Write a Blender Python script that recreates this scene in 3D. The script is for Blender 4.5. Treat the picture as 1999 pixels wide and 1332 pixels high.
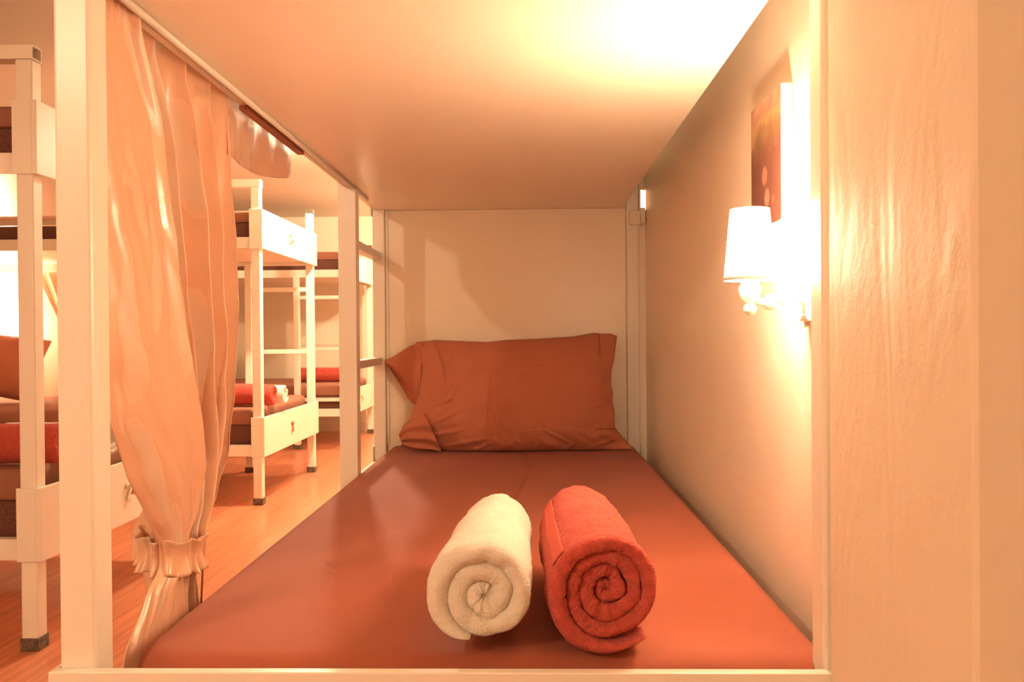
import bpy, bmesh, math, random
from mathutils import Vector, Matrix, noise
PI = math.pi
random.seed(7)
for o in list(bpy.data.objects): bpy.data.objects.remove(o)
scene = bpy.context.scene
C = scene.collection

# ------------------------------------------------------------------ camera
H = 0.807                                   # eye height
F = 1621.0                                  # focal length in pixels of a 1999 px wide frame
cam_d = bpy.data.cameras.new('camera')
cam = bpy.data.objects.new('camera', cam_d); C.objects.link(cam)
cam_d.sensor_width = 36.0; cam_d.lens = F / 1999 * 36.0
cam_d.clip_start = 0.02
YAW, PITCH, ROLL = math.atan(38.5 / F), math.atan(-11 / F), -0.0078
CM = Matrix.Translation((0, 0, H)) @ Matrix.Rotation(YAW, 4, 'Z') @ Matrix.Rotation(PI/2 + PITCH, 4, 'X') @ Matrix.Rotation(ROLL, 4, 'Z')
cam.matrix_world = CM
scene.camera = cam

# ------------------------------------------------------------------ world, view
world = bpy.data.worlds.new('world'); scene.world = world
world.use_nodes = True
world.node_tree.nodes['Background'].inputs[0].default_value = (1.0, 0.62, 0.34, 1)
world.node_tree.nodes['Background'].inputs[1].default_value = 0.02
scene.view_settings.view_transform = 'Standard'
scene.view_settings.look = 'None'
scene.view_settings.exposure = 1.5
scene.view_settings.gamma = 1.0

# ------------------------------------------------------------------ ceiling lamps
CEIL = 1.83
def lamp_light(name, loc, watts, color, radius):
    d = bpy.data.lights.new(name, 'POINT'); d.energy = watts; d.color = color; d.shadow_soft_size = radius
    o = bpy.data.objects.new(name, d); C.objects.link(o); o.location = loc
    return o
AISLE = [(-1.46, -0.75, CEIL - 0.05, 20.0), (-0.90, 4.0, CEIL - 0.05, 38.0), (-0.05, -1.05, CEIL - 0.05, 1.2), (-0.55, 6.0, CEIL - 0.05, 24.0)]  # last two are added fill lamps, not known fixtures
for ax, ay, az, w in AISLE:
    lamp_light('ceiling_lamp_light', (ax, ay, az - 0.03), w, (1.0, 0.80, 0.54), 0.03 if ay > -1 else .12)

# ------------------------------------------------------------------ helpers
def px(x, y, depth):
    """world point seen at photo pixel (x, y) on the plane Y = depth"""
    d = CM.to_3x3() @ Vector(((x - 999.5) / F, -(y - 666.0) / F, -1.0))
    return CM.translation + d * (depth / d.y)

def new_mat(name):
    m = bpy.data.materials.new(name); m.use_nodes = True
    return m, m.node_tree.nodes, m.node_tree.links, m.node_tree.nodes['Principled BSDF']

def mat(name, col, rough=0.5, bump=0.0, bscale=60.0, var=0.0, vscale=6.0, spec=0.5, detail=4.0, sheen=0.0, metallic=0.0, bdist=0.01):
    m, N, L, b = new_mat(name)
    b.inputs['Base Color'].default_value = (*col, 1)
    b.inputs['Roughness'].default_value = rough
    b.inputs['Specular IOR Level'].default_value = spec
    b.inputs['Metallic'].default_value = metallic
    if sheen: b.inputs['Sheen Weight'].default_value = sheen
    tc = N.new('ShaderNodeTexCoord')
    if var:
        n = N.new('ShaderNodeTexNoise'); n.inputs['Scale'].default_value = vscale; n.inputs['Detail'].default_value = 5
        L.new(tc.outputs['Object'], n.inputs['Vector'])
        r = N.new('ShaderNodeMapRange'); r.inputs[1].default_value = .3; r.inputs[2].default_value = .7
        r.inputs[3].default_value = 1 - var; r.inputs[4].default_value = 1 + var
        L.new(n.outputs[0], r.inputs[0])
        h = N.new('ShaderNodeHueSaturation'); h.inputs['Color'].default_value = (*col, 1)
        L.new(r.outputs[0], h.inputs['Value']); L.new(h.outputs[0], b.inputs['Base Color'])
    if bump:
        n = N.new('ShaderNodeTexNoise'); n.inputs['Scale'].default_value = bscale; n.inputs['Detail'].default_value = detail
        L.new(tc.outputs['Object'], n.inputs['Vector'])
        bp = N.new('ShaderNodeBump'); bp.inputs['Strength'].default_value = bump; bp.inputs['Distance'].default_value = bdist
        L.new(n.outputs[0], bp.inputs['Height']); L.new(bp.outputs[0], b.inputs['Normal'])
    return m

M = {}
M['paint'] = mat('white_enamel_paint', (.88, .80, .68), .32, .04, 25, spec=.4)
M['board'] = mat('satin_white_board', (.92, .78, .62), .32, .05, 8, spec=.35)
M['wallgloss'] = mat('glossy_wall_paint', (.93, .79, .63), .30, .10, 14, spec=.4, bdist=.004)
M['wall'] = mat('matt_wall_paint', (.86, .73, .57), .8, .1, 30)
M['ceil'] = mat('ceiling_paint', (.90, .80, .66), .9)
M['dark'] = mat('dark_gap', (.05, .03, .02), .8)
M['cap'] = mat('brown_rubber_cap', (.13, .09, .055), .6, .5, 120, var=.5, vscale=60)
M['sheet'] = mat('brown_cotton_sheet', (.37, .098, .053), .75, .25, 420, var=.05, vscale=5, spec=.2, sheen=.05, bdist=.002)
M['dullsheet'] = mat('dull_brown_sheet', (.33, .14, .09), .8, .25, 420, spec=.2, bdist=.002)
M['pillow'] = mat('brown_pillow_cotton', (.50, .17, .10), .8, .3, 300, var=.04, vscale=8, spec=.2, sheen=.05, bdist=.002)
M['base'] = mat('dark_brown_mattress_cloth', (.16, .06, .04), .9, .5, 300, var=.3, vscale=120)
M['whitetowel'] = mat('white_terry', (.84, .76, .65), .95, .9, 420, var=.03, vscale=40, spec=.05, sheen=.05, bdist=.003)
M['redtowel'] = mat('red_terry', (.60, .10, .07), .95, 1.0, 380, var=.14, vscale=90, spec=.05, sheen=.1, bdist=.004)
M['redband'] = mat('red_flat_band', (.62, .125, .09), .85, .3, 700, spec=.1, bdist=.002)
M['rust'] = mat('brown_strip', (.35, .12, .06), .6)
M['plug'] = mat('cream_plastic', (.85, .72, .55), .4)
M['canvas'] = mat('white_canvas_edge', (.86, .80, .70), .8, .3, 500, bdist=.001)

def wood_floor():
    m, N, L, b = new_mat('wood_laminate_floor')
    tc = N.new('ShaderNodeTexCoord')
    mp = N.new('ShaderNodeMapping'); mp.inputs['Rotation'].default_value = (0, 0, PI/2)
    L.new(tc.outputs['Object'], mp.inputs[0])
    br = N.new('ShaderNodeTexBrick'); br.inputs['Scale'].default_value = 1.0
    br.inputs['Brick Width'].default_value = 1.2; br.inputs['Row Height'].default_value = .12
    br.inputs['Mortar Size'].default_value = .0012
    br.inputs['Color1'].default_value = (.66, .235, .12, 1); br.inputs['Color2'].default_value = (.60, .20, .10, 1)
    br.inputs['Mortar'].default_value = (.38, .12, .05, 1)
    L.new(mp.outputs[0], br.inputs['Vector'])
    m2 = N.new('ShaderNodeMapping'); m2.inputs['Scale'].default_value = (60, 3.5, 1)
    L.new(tc.outputs['Object'], m2.inputs[0])
    n = N.new('ShaderNodeTexNoise'); n.inputs['Scale'].default_value = 1; n.inputs['Detail'].default_value = 6
    L.new(m2.outputs[0], n.inputs['Vector'])
    r = N.new('ShaderNodeMapRange'); r.inputs[1].default_value = .3; r.inputs[2].default_value = .7
    r.inputs[3].default_value = .78; r.inputs[4].default_value = 1.22
    L.new(n.outputs[0], r.inputs[0])
    h = N.new('ShaderNodeHueSaturation'); L.new(br.outputs[0], h.inputs['Color']); L.new(r.outputs[0], h.inputs['Value'])
    L.new(h.outputs[0], b.inputs['Base Color'])
    b.inputs['Roughness'].default_value = .28
    return m
M['floor'] = wood_floor()
def creases(m, scale, dist, strength):
    N, L = m.node_tree.nodes, m.node_tree.links; b = N['Principled BSDF']
    tc = N.new('ShaderNodeTexCoord'); mp = N.new('ShaderNodeMapping'); mp.inputs['Rotation'].default_value = (.3, .2, .5); mp.inputs['Scale'].default_value = (1, 1, 2.2)
    n = N.new('ShaderNodeTexNoise'); n.noise_type = 'RIDGED_MULTIFRACTAL'; n.inputs['Scale'].default_value = scale; n.inputs['Detail'].default_value = 3; n.inputs['Distortion'].default_value = .8
    L.new(tc.outputs['Object'], mp.inputs[0]); L.new(mp.outputs[0], n.inputs['Vector'])
    bp = N.new('ShaderNodeBump'); bp.inputs['Strength'].default_value = strength; bp.inputs['Distance'].default_value = dist
    old = b.inputs['Normal'].links[0].from_socket
    L.new(n.outputs[0], bp.inputs['Height']); L.new(old, bp.inputs['Normal']); L.new(bp.outputs[0], b.inputs['Normal'])
creases(M['pillow'], 5.0, .010, .5)
creases(M['sheet'], 1.6, .006, .25)

def rough_wall():
    m, N, L, b = new_mat('hand_painted_plaster')
    b.inputs['Base Color'].default_value = (.84, .70, .53, 1); b.inputs['Roughness'].default_value = .6
    tc = N.new('ShaderNodeTexCoord')
    n1 = N.new('ShaderNodeTexNoise'); n1.inputs['Scale'].default_value = 70; n1.inputs['Detail'].default_value = 5
    n2 = N.new('ShaderNodeTexNoise'); n2.inputs['Scale'].default_value = 9; n2.inputs['Detail'].default_value = 2; n2.inputs['Distortion'].default_value = 1.5
    mp = N.new('ShaderNodeMapping'); mp.inputs['Scale'].default_value = (1, 1, .35)
    L.new(tc.outputs['Object'], n1.inputs['Vector']); L.new(tc.outputs['Object'], mp.inputs[0]); L.new(mp.outputs[0], n2.inputs['Vector'])
    a = N.new('ShaderNodeBump'); a.inputs['Strength'].default_value = .35; a.inputs['Distance'].default_value = .002
    c = N.new('ShaderNodeBump'); c.inputs['Strength'].default_value = .5; c.inputs['Distance'].default_value = .006
    L.new(n1.outputs[0], a.inputs['Height']); L.new(n2.outputs[0], c.inputs['Height'])
    L.new(c.outputs[0], a.inputs['Normal']); L.new(a.outputs[0], b.inputs['Normal'])
    return m
M['plaster'] = rough_wall()

def satin():
    m, N, L, b = new_mat('floral_satin')
    uv = N.new('ShaderNodeUVMap')
    nz = N.new('ShaderNodeTexNoise'); nz.inputs['Scale'].default_value = 5; nz.inputs['Detail'].default_value = 2
    L.new(uv.outputs[0], nz.inputs['Vector'])
    mx = N.new('ShaderNodeMix'); mx.data_type = 'VECTOR'; mx.inputs[0].default_value = .16
    L.new(uv.outputs[0], mx.inputs[4]); L.new(nz.outputs[1], mx.inputs[5])
    fac = None
    for rot, sc in ((.6, (9, 3.6, 1)), (-.75, (10, 3.8, 1)), (.05, (6.5, 6.0, 1))):
        mp = N.new('ShaderNodeMapping'); mp.inputs['Rotation'].default_value = (0, 0, rot); mp.inputs['Scale'].default_value = sc
        L.new(mx.outputs[1], mp.inputs[0])
        v = N.new('ShaderNodeTexVoronoi'); v.inputs['Scale'].default_value = 1.0; v.inputs['Randomness'].default_value = .9
        L.new(mp.outputs[0], v.inputs['Vector'])
        r = N.new('ShaderNodeMapRange'); r.inputs[1].default_value = .22; r.inputs[2].default_value = .36; r.inputs[3].default_value = 1; r.inputs[4].default_value = 0
        L.new(v.outputs['Distance'], r.inputs[0])
        if fac is None: fac = r.outputs[0]
        else:
            a = N.new('ShaderNodeMath'); a.operation = 'SUBTRACT' if rot == .05 else 'MAXIMUM'; a.use_clamp = True
            L.new(fac, a.inputs[0]); L.new(r.outputs[0], a.inputs[1]); fac = a.outputs[0]
    cm = N.new('ShaderNodeMix'); cm.data_type = 'RGBA'
    cm.inputs[6].default_value = (.80, .46, .30, 1); cm.inputs[7].default_value = (.75, .52, .37, 1)
    L.new(fac, cm.inputs[0]); L.new(cm.outputs[2], b.inputs['Base Color'])
    rr = N.new('ShaderNodeMapRange'); rr.inputs[3].default_value = .24; rr.inputs[4].default_value = .42
    L.new(fac, rr.inputs[0]); L.new(rr.outputs[0], b.inputs['Roughness'])
    b.inputs['Specular IOR Level'].default_value = .75
    b.inputs['Sheen Weight'].default_value = .2
    n = N.new('ShaderNodeTexNoise'); n.inputs['Scale'].default_value = 9; n.inputs['Detail'].default_value = 3
    L.new(uv.outputs[0], n.inputs['Vector'])
    bp = N.new('ShaderNodeBump'); bp.inputs['Strength'].default_value = .25; bp.inputs['Distance'].default_value = .012
    L.new(n.outputs[0], bp.inputs['Height']); L.new(bp.outputs[0], b.inputs['Normal'])
    return m
M['satin'] = satin()

def shade_mat(name, strength):
    m, N, L, b = new_mat(name)
    b.inputs['Base Color'].default_value = (.9, .82, .7, 1); b.inputs['Roughness'].default_value = .8
    b.inputs['Emission Color'].default_value = (1, .75, .50, 1); b.inputs['Emission Strength'].default_value = strength
    return m
M['shade'] = shade_mat('lit_lampshade_fabric', 45.0)
M['bulb'] = shade_mat('lit_bulb', 20.0)
M['diffuser'] = shade_mat('lit_ceiling_diffuser', 3.0)

def picture_mat():
    m, N, L, b = new_mat('printed_abstract_picture')
    tc = N.new('ShaderNodeTexCoord')
    sx = N.new('ShaderNodeSeparateXYZ'); L.new(tc.outputs['Object'], sx.inputs[0])
    n = N.new('ShaderNodeTexNoise'); n.inputs['Scale'].default_value = 22; n.inputs['Detail'].default_value = 5
    L.new(tc.outputs['Object'], n.inputs['Vector'])
    ad = N.new('ShaderNodeMath'); ad.operation = 'MULTIPLY_ADD'; ad.inputs[1].default_value = .09
    L.new(n.outputs[0], ad.inputs[0]); L.new(sx.outputs[2], ad.inputs[2])
    mr = N.new('ShaderNodeMapRange'); mr.inputs[1].default_value = -.07; mr.inputs[2].default_value = .16
    L.new(ad.outputs[0], mr.inputs[0])
    cr = N.new('ShaderNodeValToRGB'); L.new(mr.outputs[0], cr.inputs[0])
    e = cr.color_ramp.elements
    e[0].position = 0; e[0].color = (.12, .03, .015, 1)
    e[1].position = 1; e[1].color = (.42, .24, .13, 1)
    for p, c in ((.5, (.11, .03, .014, 1)), (.62, (.14, .055, .02, 1)), (.72, (.20, .10, .035, 1)), (.80, (.32, .19, .07, 1)), (.88, (.30, .14, .08, 1))):
        x = e.new(p); x.color = c
    v = N.new('ShaderNodeTexVoronoi'); v.inputs['Scale'].default_value = 17
    L.new(tc.outputs['Object'], v.inputs['Vector'])
    r = N.new('ShaderNodeMapRange'); r.inputs[1].default_value = .22; r.inputs[2].default_value = .3; r.inputs[3].default_value = .75; r.inputs[4].default_value = 0
    L.new(v.outputs['Distance'], r.inputs[0])
    mx = N.new('ShaderNodeMix'); mx.data_type = 'RGBA'; mx.inputs[7].default_value = (.34, .13, .08, 1)
    L.new(r.outputs[0], mx.inputs[0]); L.new(cr.outputs[0], mx.inputs[6]); L.new(mx.outputs[2], b.inputs['Base Color'])
    b.inputs['Roughness'].default_value = .7
    return m
M['picture'] = picture_mat()
M['d_cream'] = mat('cream_digit', (.85, .78, .62), .5)
M['d_orange'] = mat('orange_digit', (.75, .30, .10), .5, var=.3, vscale=60)
M['d_red'] = mat('red_digit', (.65, .12, .06), .5, var=.3, vscale=60)
M['d_green'] = mat('olive_digit', (.40, .38, .12), .5, var=.3, vscale=60)

def link(name, bm, m, parent=None, smooth=False, bevel=0.0, subsurf=0):
    me = bpy.data.meshes.new(name); bm.normal_update(); bm.to_mesh(me); bm.free()
    me.materials.append(m)
    for p in me.polygons: p.use_smooth = smooth
    o = bpy.data.objects.new(name, me); C.objects.link(o)
    if parent is not None: o.parent = parent
    if bevel:
        b = o.modifiers.new('bevel', 'BEVEL'); b.width = bevel; b.segments = 2; b.limit_method = 'ANGLE'
    if subsurf:
        s = o.modifiers.new('subsurf', 'SUBSURF'); s.levels = subsurf; s.render_levels = subsurf
    return o

def box(bm, x0, x1, y0, y1, z0, z1):
    v = [bm.verts.new(p) for p in ((x0,y0,z0),(x1,y0,z0),(x1,y1,z0),(x0,y1,z0),(x0,y0,z1),(x1,y0,z1),(x1,y1,z1),(x0,y1,z1))]
    for f in ((0,3,2,1),(4,5,6,7),(0,1,5,4),(1,2,6,5),(2,3,7,6),(3,0,4,7)): bm.faces.new([v[i] for i in f])
    return bm
def bx(*a): return box(bmesh.new(), *a)

def tube(bm, pts, rad, n=12, cap=True):
    pts = [Vector(p) for p in pts]; rings = []
    for i, p in enumerate(pts):
        d = (pts[min(i+1, len(pts)-1)] - pts[max(i-1, 0)]).normalized()
        up = Vector((0,0,1)) if abs(d.z) < .9 else Vector((1,0,0))
        a = d.cross(up).normalized(); b = d.cross(a)
        r = rad[i] if isinstance(rad, (list, tuple)) else rad
        rings.append([bm.verts.new(p + a*math.cos(2*PI*k/n)*r + b*math.sin(2*PI*k/n)*r) for k in range(n)])
    for q, s in zip(rings, rings[1:]):
        for k in range(n): bm.faces.new((q[k], q[(k+1)%n], s[(k+1)%n], s[k]))
    if cap:
        bm.faces.new(rings[0][::-1]); bm.faces.new(rings[-1])
    return bm

def lathe(bm, prof, n=32, c=(0,0,0)):
    rings = [[bm.verts.new((c[0]+r*math.cos(2*PI*k/n), c[1]+r*math.sin(2*PI*k/n), c[2]+z)) for k in range(n)] for r, z in prof]
    for q, s in zip(rings, rings[1:]):
        for k in range(n): bm.faces.new((q[k], q[(k+1)%n], s[(k+1)%n], s[k]))
    return bm

def grid(bm, f, nu, nv, uv=None, wrap=False):
    vs = [[bm.verts.new(f(i/nu, j/nv)) for j in range(nv+1)] for i in range(nu if wrap else nu+1)]
    lay = bm.loops.layers.uv.new('UVMap') if uv and not bm.loops.layers.uv else (bm.loops.layers.uv.active if uv else None)
    for i in range(nu):
        a, b = vs[i], vs[(i+1) % len(vs)]
        for j in range(nv):
            fc = bm.faces.new((a[j], b[j], b[j+1], a[j+1]))
            if lay:
                for l, (p, q) in zip(fc.loops, ((i,j),(i+1,j),(i+1,j+1),(i,j+1))): l[lay].uv = uv(p/nu, q/nv)
    return bm

def tag(o, label=None, cat=None, group=None, kind=None):
    if label: o['label'] = label
    if cat: o['category'] = cat
    if group: o['group'] = group
    if kind: o['kind'] = kind
    return o
def thing(name, label, cat, loc=(0,0,0), rotz=0.0, group=None):
    o = bpy.data.objects.new(name, None); C.objects.link(o); o.empty_display_size = .1
    o.location = loc; o.rotation_euler = (0, 0, rotz)
    return tag(o, label, cat, group)
def struct(name, bm, m, bevel=0.0): return tag(link(name, bm, m, bevel=bevel), kind='structure')
def thick(o, t, off=0.0):
    s = o.modifiers.new('solidify', 'SOLIDIFY'); s.thickness = t; s.offset = off
    return o

# ------------------------------------------------------------------ the room
XL, XR, YF, YB = -3.36, 0.402, -1.6, 7.05
struct('floor', bx(XL-.1, 1.3, YF-.1, YB+.1, -.1, 0), M['floor'])
struct('ceiling', bx(XL-.1, 1.3, YF-.1, YB+.1, CEIL, CEIL+.1), M['ceil'])
struct('wall_left', bx(XL-.1, XL, YF, YB, 0, CEIL), M['wall'])
struct('wall_back', bx(XL-.1, 1.3, YB, YB+.1, 0, CEIL), M['wall'])
struct('wall_front', bx(XL-.1, 1.3, YF-.1, YF, 0, CEIL), M['wall'])
struct('wall_right', bx(XR, XR+.1, .948, YB, 0, CEIL), M['wallgloss'])
struct('wall_pier', bx(.335, 1.2, .638, .946, 0, CEIL), M['plaster'], bevel=.004)
struct('wall_entry', bx(1.2, 1.3, YF, .946, 0, CEIL), M['wall'])
struct('light_stop_1', bx(.379, XR, 2.935, 2.95, 0, 1.245), M['wallgloss'])  # added filler, stops light leaking between rear post and wall
struct('light_stop_2', bx(.3855, XR, 2.95, 2.97, 1.32, CEIL), M['wallgloss'])  # added strip above it, blocks light coming along the wall from behind
struct('baseboard_back', bx(XL, XR, YB-.012, YB, 0, .07), M['wall'])

# ------------------------------------------------------------------ ceiling lamps (bodies)
for (ax, ay, az, w), lab in zip(AISLE, ('round flush ceiling lamp over the near end of the aisle', 'round flush ceiling lamp over the aisle beside the second bunk', 'added fill lamp behind the camera, shaped as a ceiling lamp', 'added fill lamp at the far end of the aisle, shaped as a ceiling lamp')):
    t = thing('ceiling_lamp', lab, 'ceiling lamp', (ax, ay, CEIL))
    link('lamp_base', lathe(bmesh.new(), [(.0, -.0005), (.07, -.0005), (.07, -.02), (.0, -.02)]), M['paint'], t, True)
    link('diffuser', lathe(bmesh.new(), [(.05, -.0205), (.05, -.03), (.042, -.038), (.022, -.044), (.0, -.045)]), M['diffuser'], t, True)

# ------------------------------------------------------------------ bunk beds
Z0 = H
PT = .043
def digit_mesh(scale):
    cu = bpy.data.curves.new('digit', 'FONT'); cu.body = '2'; cu.size = scale; cu.extrude = .003; cu.bevel_depth = .0012
    cu.align_x = 'CENTER'; cu.align_y = 'CENTER'
    to = bpy.data.objects.new('digit_src', cu); C.objects.link(to)
    dg = bpy.context.evaluated_depsgraph_get(); me = bpy.data.meshes.new_from_object(to.evaluated_get(dg))
    bpy.data.objects.remove(to); me.materials.clear()
    return me

def end_panel(bm, xo, xi, W, z0, z1, sgn):
    """slab across the bed's end that wraps both posts"""
    a, b = (xi, xo) if xi < xo else (xo, xi)
    box(bm, min(xo, xo - sgn*.014), max(xo, xo - sgn*.014), -.006, W+.006, z0, z1)
    box(bm, min(xo - sgn*.014, xi), max(xo - sgn*.014, xi), -.006, -.0005, z0, z1)
    box(bm, min(xo - sgn*.014, xi), max(xo - sgn*.014, xi), W+.0005, W+.006, z0, z1)
    return bm

def build_bunk(label, loc, rotz, L=2.0, W=1.0, ladder=None, board=(.02, .98), stile_w=PT, digits=None, own=False, guard=True, group=None, boardz=(1.254, 1.266)):
    t = thing('bunk_bed', label, 'bunk bed', loc, rotz, group)
    P = M['paint']; top = 1.565
    for (x1, far) in ((0, 0), (0, 1), (-L, 0), (-L, 1)):
        xa, xb = (-PT, 0) if x1 == 0 else (-L, -L+PT)
        ya, yb = (0, PT) if not far else (W-PT, W)
        h = top-.0365 if not far else top-.02
        p = link('post', bx(xa, xb, ya, yb, .03, h), P, t, bevel=.004)
        link('foot_cap', bx(xa-.003, xb+.003, ya-.003, yb+.003, 0, .0335), M['cap'], p, bevel=.002)
        if far: link('post_cap', bx(xa-.003, xb+.003, ya-.003, yb+.003, h-.003, h+.022), M['cap'], p, bevel=.002)
    for zz0, zz1, lvl in ((.232, .4225 if not own else .419, 0), (1.232, 1.422, 1)):
        for sgn, xo, xi in ((1, .0145, -.05), (-1, -L-.0145, -L+.05)):
            pn = link('end_panel', end_panel(bmesh.new(), xo, xi, W, zz0, zz1, sgn), P, t, bevel=.0015)
            if digits and sgn == 1 and digits[lvl]:
                me = digit_mesh(.075); me.materials.append(M[digits[lvl]])
                d = bpy.data.objects.new('bed_number', me); C.objects.link(d); d.parent = pn
                d.location = (xo+.003, W/2 - .045, (zz0+zz1)/2); d.rotation_euler = (PI/2, 0, PI/2)
                ch = link('charm', lathe(bmesh.new(), [(0, 0), (.009, .003), (.012, .010), (.008, .018), (0, .021)], 14), M['d_red' if digits[lvl] != 'd_red' else 'd_cream'], pn, True)
                ch.location = (xo+.004, W/2-.012, (zz0+zz1)/2-.014); ch.scale = (.35, 1, 1)
        # side rails
        if not own:
            for ya, yb in ((.004, .034), (W-.034, W-.004)):
                link('side_rail', bx(-L+PT, -PT, ya, yb, zz0+.002, zz0+.057), P, t, bevel=.002)
        else:
            if lvl == 0:
                for ya, yb in ((.003, .026), (W-.026, W-.003)):
                    link('side_rail', bx(-L+PT, -PT, ya, yb, zz0+.002, zz0+.057), P, t, bevel=.002)
            else:
                for ya, yb, za, zb in ((.003, board[0]-.001, 1.2535, 1.31), (board[1]-.013, board[1]-.002, 1.2665, 1.50)):  # right rail is unseen, made tall to keep a light streak off the wall
                    link('side_rail', bx(-L+PT, -PT, ya, yb, za, zb), P, t, bevel=.001)
    link('slat_base', bx(-L+PT+.003, -PT-.003, .035, W-.035, .234, .250), M['board'], t)
    link('bunk_board', bx(-L+.002 if own else -L+PT+.003, .0 if own else -PT-.003, board[0] if own else .035, board[1] if own else W-.035, boardz[0], boardz[1]), M['board'], t)
    # guard rail: an open square tube lying on the near side posts
    g = bmesh.new(); z1 = top; z0 = top-.036; w = .003
    for a in ((0, PT, z0, z0+w), (0, PT, z1-w, z1), (0, w, z0+w, z1-w), (PT-w, PT, z0+w, z1-w)):
        box(g, -L, .002, a[0], a[1], a[2], a[3])
    if guard: link('guard_rail', g, P, t)
    else: g.free()
    if ladder:
        side, xs, xe = ladder                 # stile centre x, the post it is tied to
        ya, yb = (0, stile_w) if side == 0 else (W-stile_w, W)
        if own: ya, yb = -.012, .040
        s = link('ladder_stile', bx(xs-.02, xs+.02, ya, yb, .03, 1.2525 if not own else 1.2535) if not own else bx(xs-.024, xs+.024, ya, -.0 + .0185, .03, 1.56), P, t, bevel=0 if own else .003)
        if own:
            link('stile_cheek', bx(xs-.024, xs+.024, .0185, .040, .03, 1.2505), P, s)
        link('foot_cap', bx(xs-.026, xs+.026, ya-.002, yb+.002, 0, .031), M['cap'], s)
        a, b = (xs+.02, xe) if xe > xs else (xe, xs-.02)
        if own: a, b = xe, xs-.024
        for rz in (.355, .72, 1.09):
            ym = (ya+yb)/2
            link('rung', bx(a, b, ym-.017, ym+.017, rz-.013, rz+.013), P, t, bevel=.003)
    return t

def mattress_mesh(x0, x1, y0, y1, z0, z1, rad, fr, nseg=10, sag=None):
    """rounded slab; rad = plan radii of the corners (x1y0, x1y1, x0y1, x0y0)"""
    def outline(d, z):
        pts = []
        cs = ((x1, y0, rad[0], -PI/2), (x1, y1, rad[1], 0), (x0, y1, rad[2], PI/2), (x0, y0, rad[3], PI))
        for cx, cy, r, a0 in cs:
            sx = -1 if cx == x1 else 1; sy = 1 if cy == y0 else -1
            ox, oy = cx + sx*r, cy + sy*r
            for k in range(nseg+1):
                a = a0 + PI/2*k/nseg
                pts.append((ox + math.cos(a)*max(r-d, .001), oy + math.sin(a)*max(r-d, .001), z))
        return pts
    bm = bmesh.new(); rings = []
    prof = [(0.004, z0), (0, z0+.005), (0, z1-fr)] + [(fr*(1-math.cos(PI/2*k/6)), z1-fr+fr*math.sin(PI/2*k/6)) for k in range(1, 7)]
    for d, z in prof: rings.append([bm.verts.new(p) for p in outline(d, z)])
    n = len(rings[0])
    for q, s in zip(rings, rings[1:]):
        for k in range(n): bm.faces.new((q[k], q[(k+1)%n], s[(k+1)%n], s[k]))
    bm.faces.new(rings[0][::-1]); bm.faces.new(rings[-1])
    return bm

def mattress(label, loc, L, W, z0, h, group=None):
    t = thing('mattress', label, 'mattress', (loc[0], loc[1], z0), 0, group)
    r = (.03,)*4
    link('mattress_core', mattress_mesh(-L, 0, 0, W, 0, h*.62, r, .01), M['base'], t, True)
    link('fitted_sheet', mattress_mesh(-L-.004, .004, -.004, W+.004, h*.62+.0005, h, r, .025), M['dullsheet'], t, True)
    return t

# ---- our own bunk
OW = .938
bunk = build_bunk('near white bunk bed whose lower berth fills the picture, with curtain and ladder', (-.560, .965, 0), -PI/2, L=2.0, W=OW,
                  ladder=(0, -1.513, -1.957), board=(.017, .881), own=True)
link('headboard', bx(-1.996, -1.978, .0435, .8945, .26, 1.2535), M['board'], bunk, bevel=.001)
link('headboard_trim', bx(-1.9775, -1.972, .0435, .052, .42, 1.2535), M['board'], bunk)

# ---- other bunks, lying across the aisle's left side
XA = -1.281
bA = build_bunk('white bunk bed at left edge, partly behind the nearest post', (XA, 2.11, 0), 0, W=1.0, ladder=(1, -.39, -PT), digits=('d_cream', None))
bB = build_bunk('middle white bunk bed with orange and red number 2 on its end panels', (-1.298, 3.95, 0), 0, W=1.0, ladder=(1, -.39, -PT), digits=('d_red', 'd_orange'))
bC = build_bunk('farthest white bunk bed, against the back wall with front ladder', (-1.33, 5.92, 0), 0, W=1.0, ladder=(0, -.36, -PT), digits=('d_green', None), guard=False)
for (x, y), w in zip(((XA, 2.11), (-1.298, 3.95), (-1.33, 5.92)), ('leftmost bunk', 'middle bunk', 'farthest bunk')):
    mattress('brown sheeted mattress on the lower berth of the %s' % w, (x-.05, y+.04), 1.9, .92, .2515, .212)
    mattress('brown sheeted mattress on the upper berth of the %s' % w, (x-.05, y+.04), 1.9, .92, 1.2675, .155)

# ---- our mattress
ZM = H - .388
tm = thing('mattress', 'large red-brown sheeted mattress in the foreground under two rolled towels', 'mattress', (0, 0, .2515))
MX0, MX1, MY0, MY1 = -.508, .366, .985, 2.955
bm = mattress_mesh(MX0, MX1, MY0, MY1, 0, ZM-.2515, (.05, .03, .03, .085), .034, 12)
ms = link('fitted_sheet', bm, M['sheet'], tm, True)
bm = bmesh.new()
pts = [(-.018+.008*math.sin(i*.5)+ (-.05*(1-i/20)**2), 1.36+i*.066, ZM-.2515-.0002) for i in range(21)]
tube(bm, pts, .0022, 6); link('sheet_crease', bm, M['sheet'], tm, True)

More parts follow.
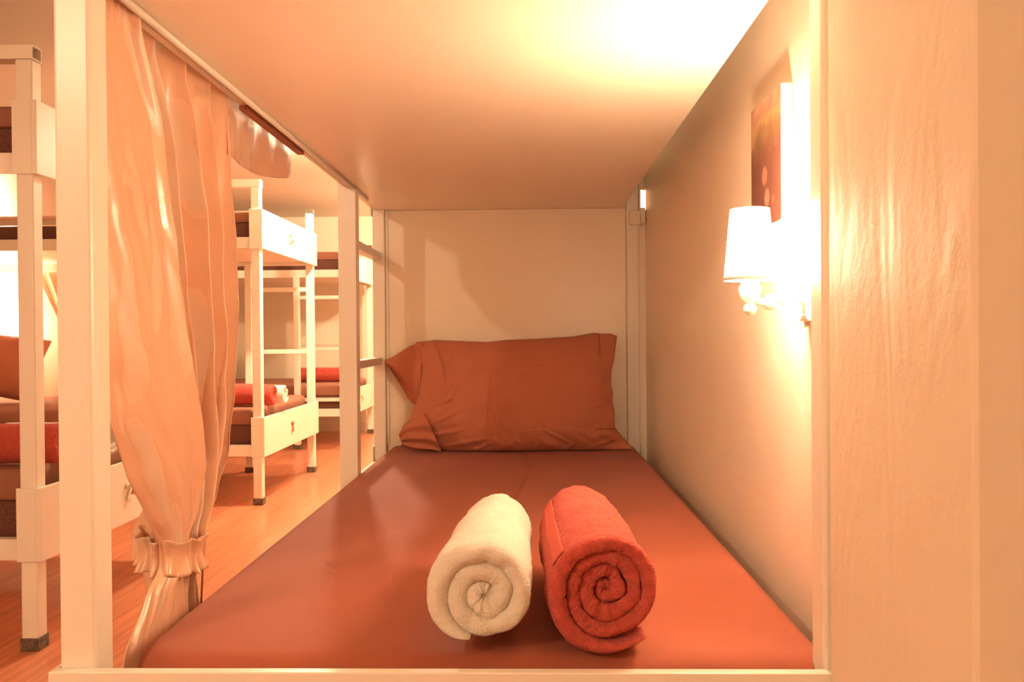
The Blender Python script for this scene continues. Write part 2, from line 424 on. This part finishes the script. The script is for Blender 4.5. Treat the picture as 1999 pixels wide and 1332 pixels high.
# ------------------------------------------------------------------ rolled towels
def towel(label, R0, length, turns, thick_, m, loc, rotz=0.0, squash=(1, 1), seed=0, taper=1.0, flap=None, core=.006, nper=56, group=None, a_end=-.6, band=None, na=9, ny=14, bulge=.012, fuzz=.001, crumple=.6):
    rnd = random.Random(seed)
    pitch = (R0 - thick_/2 - core) / turns
    hw = thick_/2
    bm = bmesh.new()
    N_ = int(turns*nper); rings = []
    segs = []
    for k in range(na+1):                     # front rounded end
        a = PI/2 + PI*k/na; segs.append(('f', a))
    for k in range(1, ny): segs.append(('in', k/ny))
    for k in range(na+1):
        a = -PI/2 + PI*k/na; segs.append(('b', a))
    for k in range(1, ny): segs.append(('out', 1-k/ny))
    for i in range(N_+1):
        s = i/N_
        th = a_end - (1-s)*turns*2*PI
        rc = core + pitch*turns*s
        w = hw*(1 if s > .02 else .55)*(1 if s < .94 else max(.12, 1-((s-.94)/.06)**1.5*.88)); rc -= (hw-w)*(1 if s > .5 else 0)
        y0 = bulge*(1-s)**.6 * 1.2 + .005*noise.noise(Vector((math.cos(th)*2, math.sin(th)*2, s*5+seed)))
        y1 = length - bulge*(1-s)
        ring = []
        for kind, a in segs:
            if kind == 'f': r = rc - math.sin(a)*-w; y = y0 + hw + math.cos(a)*hw*1.15
            elif kind == 'b': r = rc + math.sin(a)*w; y = y1 - hw + math.cos(a)*hw
            elif kind == 'in': r = rc - w; y = y0 + hw + (y1-y0-thick_)*a
            else: r = rc + w; y = y0 + hw + (y1-y0-thick_)*a
            q = Vector((math.cos(th)*r, y*1.0, math.sin(th)*r))
            wv = noise.noise(q*14 + Vector((seed, 0, 0)))*.006*min(1, s*1.5+.2)
            wv += crumple*noise.noise(q*38 + Vector((0, seed, 0)))*.007*max(0, 1-s*1.25)
            fz = noise.noise(q*230)*fuzz + noise.noise(q*75)*.0014
            k = 1 + (wv+fz)/max(r, .02)
            tp = 1 - (1-taper)*max(0, y)/length
            x = q.x*k*tp*squash[0]; z = q.z*k*tp*squash[1]
            yy = y + fz*1.5 + .004*noise.noise(Vector((x*22, z*22, seed)))
            if flap and s > .93:
                f = (s-.93)/.07; x += flap[0]*f*f; z += flap[1]*f*f
            ring.append((x, yy, z))
        rings.append(ring)
    zmin = min(p[2] for r in rings for p in r)
    bottom = -R0*squash[1]
    vr = []
    for ring in rings:
        vr.append([bm.verts.new((x, y, max(z, bottom+.0015*math.sin(x*90)**2)+(-bottom)*0)) for x, y, z in ring])
    n = len(segs)
    for q, s in zip(vr, vr[1:]):
        for k in range(n):
            bm.faces.new((q[k], q[(k+1)%n], s[(k+1)%n], s[k]))
    bm.faces.new(vr[0][::-1]); bm.faces.new(vr[-1])
    pr = pitch*.62
    lathe_ = [(.0, 0), (pr*.6, .003), (pr, .010), (pr, .03), (0, .031)]
    rr_ = [[bm.verts.new((rr0*math.cos(2*PI*k/16) + pitch*.1, bulge*1.15 + .001 + yy, rr0*math.sin(2*PI*k/16) - pitch*.1)) for k in range(16)] for rr0, yy in lathe_]
    for q, s in zip(rr_, rr_[1:]):
        for k in range(16): bm.faces.new((q[k], q[(k+1)%16], s[(k+1)%16], s[k]))
    bmesh.ops.recalc_face_normals(bm, faces=bm.faces)
    o = link('rolled_towel', bm, m, None, True)
    o.location = (loc[0], loc[1], loc[2] - bottom); o.rotation_euler = (0, 0, rotz)
    tag(o, label, 'towel', group)
    if band:
        th0, th1 = band
        bb = bmesh.new(); nb = 8
        def bf(u, v):
            th = th0 + (th1-th0)*u; y = .014 + (length-.03)*v
            tp = 1 - (1-taper)*y/length
            X = (a_end - th) % (2*PI)
            r_ = R0 - pitch*X/(2*PI)
            q = Vector((math.cos(th)*r_, y, math.sin(th)*r_))
            wv = noise.noise(q*14 + Vector((seed, 0, 0)))*.006
            k = 1 + (wv + .0012)/r_
            return (q.x*k*tp*squash[0], y, q.z*k*tp*squash[1])
        grid(bb, bf, nb, 20)
        b = link('woven_band', bb, M['redband'], o, True); thick(b, .0015)
    return o

towel('white terry towel rolled up on the foreground mattress, left of the red one', .0735, .36, 2.6, .0262, M['whitetowel'],
      (-.0600, .985, ZM+.0005), rotz=-.018, squash=(1.0, 1.03), seed=3, taper=.86, a_end=-1.9, core=.0015, nper=90, ny=60, fuzz=.0009, crumple=1.1)
towel('large red terry towel rolled up on the foreground mattress beside the white one', .0775, .355, 3.6, .0200, M['redtowel'],
      (.0875, .985, ZM+.0005), rotz=.03, squash=(1.0, 1.03), seed=11, taper=.95, a_end=-.95, band=(2.40, 2.72), flap=(.012, -.006), bulge=.024, core=.001, nper=100, ny=70, fuzz=.0019, crumple=1.9)
# towels on the other beds (their ends face the aisle)
ZS = .2515+.212+.001
towel('red rolled towel on the lower berth of the leftmost bunk', .060, .36, 3, .019, M['redtowel'], (-1.275, 2.24, ZS), rotz=PI/2, seed=5, nper=30, ny=5, na=5)
towel('white rolled towel behind the red one on the leftmost bunk', .052, .33, 3, .017, M['whitetowel'], (-1.235, 2.42, ZS), rotz=PI/2, seed=6, nper=30, ny=5, na=5)
towel('red rolled towel on the lower berth of the middle bunk', .060, .36, 3, .019, M['redtowel'], (-1.275, 4.10, ZS), rotz=PI/2, seed=8, nper=30, ny=5, na=5)
towel('white rolled towel behind the red one on the middle bunk', .052, .33, 3, .017, M['whitetowel'], (-1.262, 4.235, ZS), rotz=PI/2, seed=9, nper=30, ny=5, na=5)
towel('red rolled towel on the lower berth of the farthest bunk', .060, .36, 3, .019, M['redtowel'], (-1.42, 6.28, ZS), rotz=PI/2, seed=10, nper=30, ny=5, na=5)

# ------------------------------------------------------------------ pillow
def pl(poly, t):
    """point at fraction t of a polyline by length, smoothed"""
    d = [0]
    for a, b in zip(poly, poly[1:]): d.append(d[-1] + math.hypot(b[0]-a[0], b[1]-a[1]))
    s = t*d[-1]
    for i in range(len(poly)-1):
        if s <= d[i+1] or i == len(poly)-2:
            f = (s-d[i])/(d[i+1]-d[i]); 
            return (poly[i][0]+(poly[i+1][0]-poly[i][0])*f, poly[i][1]+(poly[i+1][1]-poly[i][1])*f)
topE = [(812,668),(850,664),(950,668),(985,664),(1060,661),(1120,657),(1160,650),(1201,655)]
rightE = [(1201,655),(1193,705),(1191,740),(1196,790),(1198,832),(1237,878)]
botE = [(783,872),(830,878),(880,883),(1000,884),(1120,883),(1200,881),(1237,878)]
leftE = [(812,668),(822,715),(818,770),(800,815),(788,845),(783,872)]
def coons(u, v):
    t = pl(topE, u); b = pl(botE, u); l = pl(leftE, v); r = pl(rightE, v)
    c00, c10, c01, c11 = topE[0], topE[-1], botE[0], botE[-1]
    out = []
    for k in (0, 1):
        out.append((1-v)*t[k] + v*b[k] + (1-u)*l[k] + u*r[k] - ((1-u)*(1-v)*c00[k] + u*(1-v)*c10[k] + (1-u)*v*c01[k] + u*v*c11[k]))
    return out
CR = [((.36,.26),(.37,.95),.004,.008),((.43,.45),(.41,.9),.005,.010),((.10,.28),(.42,.24),.003,.006),((.47,.35),(.50,.80),.003,.008),
      ((.06,.62),(.20,.48),.008,.018),((.10,.78),(.26,.56),.008,.020),((.07,.90),(.30,.76),.009,.022),((.12,.98),(.40,.86),.008,.02),
      ((.30,1.),(.40,.90),.008,.014),((.42,1.),(.50,.88),.007,.014),((.55,1.),(.60,.9),.007,.012),((.66,.78),(.76,.93),.009,.018),((.70,1.),(.78,.88),.009,.013),
      ((.82,.97),(.98,.86),.008,.015),((.97,.55),(.86,.62),.006,.012),((.98,.70),(.88,.80),.006,.012),((.99,.30),(.90,.36),.005,.012),((.50,.80),(.70,.77),.003,.007),
      ((.08,.05),(.13,.40),.010,.018),((.15,.02),(.17,.30),.005,.012),((.20,.35),(.14,.60),.007,.016)]
def crease(u, v):
    t = 0
    for (a, b), (c, d), h, w in CR:
        dx, dy = c-a, (d-b)
        k = max(0, min(1, ((u-a)*dx+(v-b)*dy)/(dx*dx+dy*dy)))
        q = (u-a-k*dx)**2*1.9 + (v-b-k*dy)**2
        f = math.sin(PI*min(.98, max(.12, k)))
        t += h*f*(math.exp(-q/(w*w)) - .5*math.exp(-q/(w*w*6)))
    return t*1.25
def pil_depth(u, v, sgn):
    e = (max(0, 4*u*(1-u))**.42) * (max(0, 4*v*(1-v))**.5)
    mid = 2.875 - .085*v
    cr = .010*math.sin(u*9+v*4)*math.exp(-((v-.97)/.12)**2) + .006*math.sin(34*u+5*v)*math.exp(-((v-.93)/.08)**2)
    cr += .010*math.exp(-((u-.08-.10*v)/.02)**2)*(1-v) + .004*noise.noise(Vector((u*5, v*3, 2)))
    cr += .006*math.sin(30*(u-.3*v))*math.exp(-(u/.14)**2)
    cr += .005*math.sin(40*v+6*u)*math.exp(-((u-1)/.07)**2)
    cr += crease(u, v)
    cr += .009*abs(noise.noise(Vector((u*3.2+v*1.5, v*4, 5))))*min(1, 6*e-2 if e > .33 else 0) + .0025*noise.noise(Vector((u*14, v*9, 1)))
    cr += .0022*math.exp(-((v-.24)/.008)**2) + .0020*math.exp(-((u-.36)/.006)**2)*(v > .24) + .004*noise.noise(Vector((u*26-v*8, v*10, 4)))*math.exp(-((v-.85)/.14)**2)
    a = .105 if sgn < 0 else .055
    return mid + sgn*e*a + cr*sgn*(-1 if sgn < 0 else 0)*-1
def pil_pt(u, v, sgn):
    x, y = coons(u, v)
    p = px(x, y, pil_depth(u, v, sgn)); p.z = max(p.z, ZM+.002)
    return p
tp = thing('pillow', 'red-brown pillow propped against the headboard of the near bed', 'pillow', (-.05, 2.85, ZM))
inv = Matrix.Translation((.05, -2.85, -ZM))
bm = bmesh.new()
grid(bm, lambda u, v: inv @ pil_pt(u, v, -1), 150, 90)
grid(bm, lambda u, v: inv @ pil_pt(1-u, v, 1), 150, 90)
bmesh.ops.remove_doubles(bm, verts=bm.verts, dist=.0008)
link('pillow_body', bm, M['pillow'], tp, True)
# the open hem sticking out at the left
hem = [((826,668),(818,790)), ((800,676),(806,788)), ((778,690),(797,778)), ((764,699),(782,752)), ((752,704),(757,716))]
def hem_pt(u, v):
    i = min(int(u*(len(hem)-1)), len(hem)-2); f = u*(len(hem)-1)-i
    a = [hem[i][k][c] + (hem[i+1][k][c]-hem[i][k][c])*f for k in (0, 1) for c in (0, 1)]
    dep = 2.845 + .05*u + .016*math.sin(v*8+u*3)*(1-u*.5)
    return inv @ px(a[0]+(a[2]-a[0])*v, a[1]+(a[3]-a[1])*v, dep)
bm = bmesh.new(); grid(bm, hem_pt, 20, 20); thick(link('pillowcase_hem', bm, M['pillow'], tp, True), .003)
# tucked fold at the lower left
bm = bmesh.new()
fold = [((828,806),(862,882)), ((815,815),(845,878)), ((790,828),(810,876)), ((779,850),(786,870))]
def fold_pt(u, v):
    i = min(int(u*(len(fold)-1)), len(fold)-2); f = u*(len(fold)-1)-i
    a = [fold[i][k][c] + (fold[i+1][k][c]-fold[i][k][c])*f for k in (0, 1) for c in (0, 1)]
    dep = 2.735 + .03*u - .022*math.sin(v*PI) + .010*math.sin(v*15+u*4)
    p = px(a[0]+(a[2]-a[0])*v, a[1]+(a[3]-a[1])*v, dep); p.z = max(p.z, ZM+.003)
    return inv @ p
grid(bm, fold_pt, 16, 20); thick(link('pillowcase_fold', bm, M['pillow'], tp, True), .003)
bm = bmesh.new()
rh = [((1170,652),(1165,740)), ((1203,655),(1201,700)), ((1206,657),(1197,770)), ]
def rh_pt(u, v):
    y = 652 + v*186
    e = [(652,1190),(655,1204),(675,1202),(700,1199),(725,1193),(750,1192),(768,1196),(785,1195),(800,1199),(838,1200)]
    for (a, xa), (b, xb) in zip(e, e[1:]):
        if a <= y <= b: x = xa + (xb-xa)*(y-a)/(b-a); break
    xx = 1172 + (x-1172)*u
    return inv @ px(xx, y, 2.850-.07*v + .006*math.sin(v*19)*u - .022*(1-u))
grid(bm, rh_pt, 8, 48); thick(link('pillowcase_edge', bm, M['pillow'], tp, True), .003)

# pillow on the middle bunk
def soft_pillow(label, c, rx, ry, rz, tilt):
    bm = bmesh.new()
    def f(sgn):
        def g(u, v):
            a, b = u*2-1, v*2-1
            e = (max(0, 1-a**2)*max(0, 1-b**2))**.42
            return Vector((a*rx*(1+.06*abs(b)), sgn*e*ry + .006*math.sin(9*a+5*b), b*rz*(1+.06*abs(a))))
        return g
    grid(bm, f(-1), 24, 16); g = f(1); grid(bm, lambda u, v: g(1-u, v), 24, 16)
    bmesh.ops.remove_doubles(bm, verts=bm.verts, dist=.0008)
    o = link('pillow', bm, M['pillow'], None, True); o.location = c; o.rotation_euler = tilt
    return tag(o, label, 'pillow')
soft_pillow('brown pillow leaning at the head of the middle bunk, far left', (-2.96, 4.42, ZS+.215), .29, .10, .165, (-.25, .16, .10))

# ------------------------------------------------------------------ curtain of the near bunk
def interp(tab, z):
    if z >= tab[0][0]: return tab[0][1]
    for (z0, a), (z1, b) in zip(tab, tab[1:]):
        if z >= z1:
            f = (z0-z)/(z0-z1); f = f*f*(3-2*f)*.5 + f*.5
            return a + (b-a)*f
    return tab[-1][1]
ZT, ZBt = .474, -.50
yl = [(.44,1.035),(.2,1.04),(0,1.055),(-.10,1.09),(-.19,1.14),(-.26,1.195),(-.31,1.235),(-.345,1.238),(-.38,1.19),(-.44,1.125),(-.50,1.075)]
yr = [(.44,1.560),(.36,1.558),(.2,1.562),(0,1.562),(-.10,1.535),(-.2,1.50),(-.27,1.42),(-.31,1.345),(-.345,1.335),(-.38,1.345),(-.44,1.37),(-.50,1.40)]
amp = [(.44,.010),(.36,.016),(.2,.024),(0,.026),(-.1,.028),(-.2,.032),(-.31,.044),(-.345,.044),(-.38,.030),(-.44,.026),(-.5,.024)]
flat = [(.44,.16),(.30,.30),(.1,.36),(-.05,.42),(-.15,.46),(-.25,.5),(-.31,.5),(-.345,.5),(-.38,.6),(-.5,.65)]   # share of the width the smooth front leaf takes
XC = -.572
def cur(u, v):
    z = ZT + (ZBt-ZT)*v
    a, b = interp(yl, z), interp(yr, z)
    fl = interp(flat, z); am = interp(amp, z)
    gath = min(1, max(0, (b-a)/.35))
    LU = .34
    if u < LU:                                 # smooth front leaf
        s = u/LU
        y = a + (b-a)*fl*s
        x = XC + .010 + am*(.55*math.sin(PI*s*.9)) + .022*s*gath + .004*math.sin(z*7+s*3)
        if s > .86: x += .010*math.sin((s-.86)/.14*PI*.5)*gath
    else:
        s = (u-LU)/(1-LU)
        nf = 4.5
        ph = s*nf*2*PI + PI*1.5 + .35*math.sin(z*4.1+s*5)
        env = 1 - .25*math.sin(s*7+1)
        y = a + (b-a)*(fl - .05 + (1.05-fl)*s)
        x = XC - .006 + am*env*(1.05*math.sin(ph) + .18*math.sin(2*ph+.6))
        y += .013*math.cos(ph)*gath
        if s < .11: x = x*(s/.11) + (XC-.055*gath)*(1-s/.11)
    if z > .41:                                # gathered heading
        k = (z-.41)/.065
        x += .005*k*math.sin(u*2*PI*19)
    x += .0030*noise.noise(Vector((u*7, z*6, 3))) + .0035*noise.noise(Vector((u*22+z*9, z*5-u*4, 1)))*(1 if z < .36 else .3)
    if z < .30: x += .0016*noise.noise(Vector((u*16, z*22, 7)))
    if z < -.36: x = min(x, -.535)
    return Vector((x, y, H + z))
tc_ = thing('curtain', 'peach satin curtain with leaf pattern tied back by the near post', 'curtain', (XC, 1.3, H+ZBt))
invc = Matrix.Translation((-XC, -1.3, -(H+ZBt)))
bm = bmesh.new(); grid(bm, lambda u, v: invc @ cur(u, v), 260, 150, uv=lambda u, v: (u*1.25, v*.95))
thick(link('curtain_cloth', bm, M['satin'], tc_, True), .0012)
# ruffled tieback
def ruff(u, v):
    a = 2*PI*u
    w = 1 - .14*math.sin(PI*v)
    k = .0048*math.sin(a*15 + 1.6*math.sin(3*a)) * (.35+abs(v-.5)*1.5)
    rx, ry = (.050*w + k), (.054*w + k)
    tilt = -.006*math.cos(a)
    return Vector((XC + .004 + rx*math.cos(a), 1.287 + ry*math.sin(a), H - .358 + .053*v + tilt + .003*math.sin(a*9)))
bm = bmesh.new(); grid(bm, lambda u, v: invc @ ruff(u, v), 240, 14, uv=lambda u, v: (u*.5, v*.06), wrap=True)
thick(link('tieback', bm, M['satin'], tc_, True), .0015)
bm = bmesh.new(); tube(bm, [invc @ Vector(p) for p in ((-.537,1.333,H-.34),(-.538,1.336,H-.38),(-.541,1.335,H-.44))], .0016, 6)
link('tie_cord', bm, M['rust'], tc_, True)
# flat end of the heading beyond the gathers
def head(u, v):
    y = 1.552 + u*.418
    drop = .092*(1-u)**.8 + .052*u + .012*math.sin(PI*u)
    z = H + .472 - (drop+.035)*v
    return Vector((-.574 + .006*math.sin(u*7+v*2)*v + .001*math.sin(u*23), y, z))
bm = bmesh.new(); grid(bm, lambda u, v: invc @ head(u, v), 50, 10, uv=lambda u, v: (u*.5+2, v*.09))
thick(link('heading_end', bm, M['satin'], tc_, True), .0012)
bm = bmesh.new(); tube(bm, [(-1.70, .034, 1.2475), (-.06, .034, 1.2475)], .0055, 10)
link('curtain_rod', bm, M['paint'], bunk, True)
link('curtain_track', bx(-1.02, -.62, .0015, .0165, 1.2445, 1.2533), M['rust'], bunk)

# far curtain on the middle bunk
t2 = thing('curtain', 'narrow bunched satin curtain on the far side of the middle bunk', 'curtain', (-2.82, 4.93, H))
def fc(u, v):
    z = .40 - .66*v
    w = .30*(1-.75*v) + .02
    x = -.16 + .30*v + w*u
    return Vector((x, .018*math.sin(u*16+v)+.006*math.sin(u*40), z))
bm = bmesh.new(); grid(bm, fc, 90, 30, uv=lambda u, v: (u*.8, v*.7))
thick(link('curtain_cloth', bm, M['satin'], t2, True), .0012)

# ------------------------------------------------------------------ partition beside the middle bunk's head
tag(link('partition_board', bx(-3.355, -2.15, 4.975, 4.990, 0, 1.80), M['board']), 'cream partition board standing behind the head of the middle bunk', 'partition')

# ------------------------------------------------------------------ wall sconces
def sconce(label, loc, rotz, watts):
    """local: wall plane is x = 0, the lamp stands out towards -x"""
    t = thing('wall_sconce', label, 'wall lamp', loc, rotz)
    link('backplate', bx(-.012, -.0005, -.035, .035, -.06, .012), M['paint'], t, bevel=.003)
    bm = bmesh.new(); lathe(bm, [(.020, -.012), (.014, -.006), (.010, .010), (.012, .018)], 20, (-.030, 0, -.040))
    tube(bm, [(-.012, 0, -.030), (-.045, 0, -.030), (-.068, 0, -.033), (-.088, 0, -.026)], .006, 12)
    lathe(bm, [(.0, -.012), (.008, -.010), (.011, 0), (.008, .010), (0, .012)], 16, (-.058, 0, -.032))
    link('arm', bm, M['paint'], t, True)
    bm = bmesh.new(); lathe(bm, [(0, -.052), (.007, -.049), (.010, -.041), (.006, -.033), (.013, -.026), (.016, -.012), (.012, -.004), (.012, .020), (0, .021)], 20, (-.088, 0, 0))
    link('socket', bm, M['paint'], t, True)
    bm = bmesh.new(); lathe(bm, [(.0, .021), (.006, .023), (.011, .034), (.012, .045), (.007, .058), (.0, .064)], 18, (-.088, 0, 0))
    link('bulb', bm, M['bulb'], t, True)
    bm = bmesh.new(); lathe(bm, [(.0362, .0), (.0268, .101)], 48, (-.088, 0, 0))
    sh = link('lamp_shade', bm, M['shade'], t, True); thick(sh, .0012)
    bm = bmesh.new(); lathe(bm, [(.0372, -.001), (.0369, .004)], 48, (-.088, 0, 0)); thick(link('shade_trim', bm, M['canvas'], sh, True), .0008)
    l = lamp_light('bulb_light', (-.088, 0, .078), watts, (1.0, .75, .51), .010); l.parent = t
    return t
sconce('lit white wall sconce with tapered fabric shade below the small picture', (XR, 1.20, H+.077), 0, 2.4)
sconce('lit wall sconce behind the head of the middle bunk at far left', (-3.16, 4.975, H+.02), PI/2, 6.0)

# ------------------------------------------------------------------ picture on the wall
tpic = thing('canvas_picture', 'small unframed canvas picture in dark browns hung above the lit sconce', 'picture', (XR-.0005, 1.3665, H+.279))
link('stretched_canvas', bx(-.018, 0, -.0855, .0855, -.105, .105), M['canvas'], tpic, bevel=.002)
link('printed_front', bx(-.0186, -.0181, -.0845, .0845, -.104, .104), M['picture'], tpic)

# small cream bracket clipped to the rear post
tb = thing('bracket', 'small cream plastic bracket at the top of the rear right post', 'bracket', (.352, 2.915, H+.405))
link('bracket_box', bx(-.008, .030, -.012, .004, -.022, .026), M['plug'], tb, bevel=.002)
bm = bx(.0305, .046, -.012, -.006, -.018, .036); link('bracket_clip', bm, M['plug'], tb, bevel=.001)
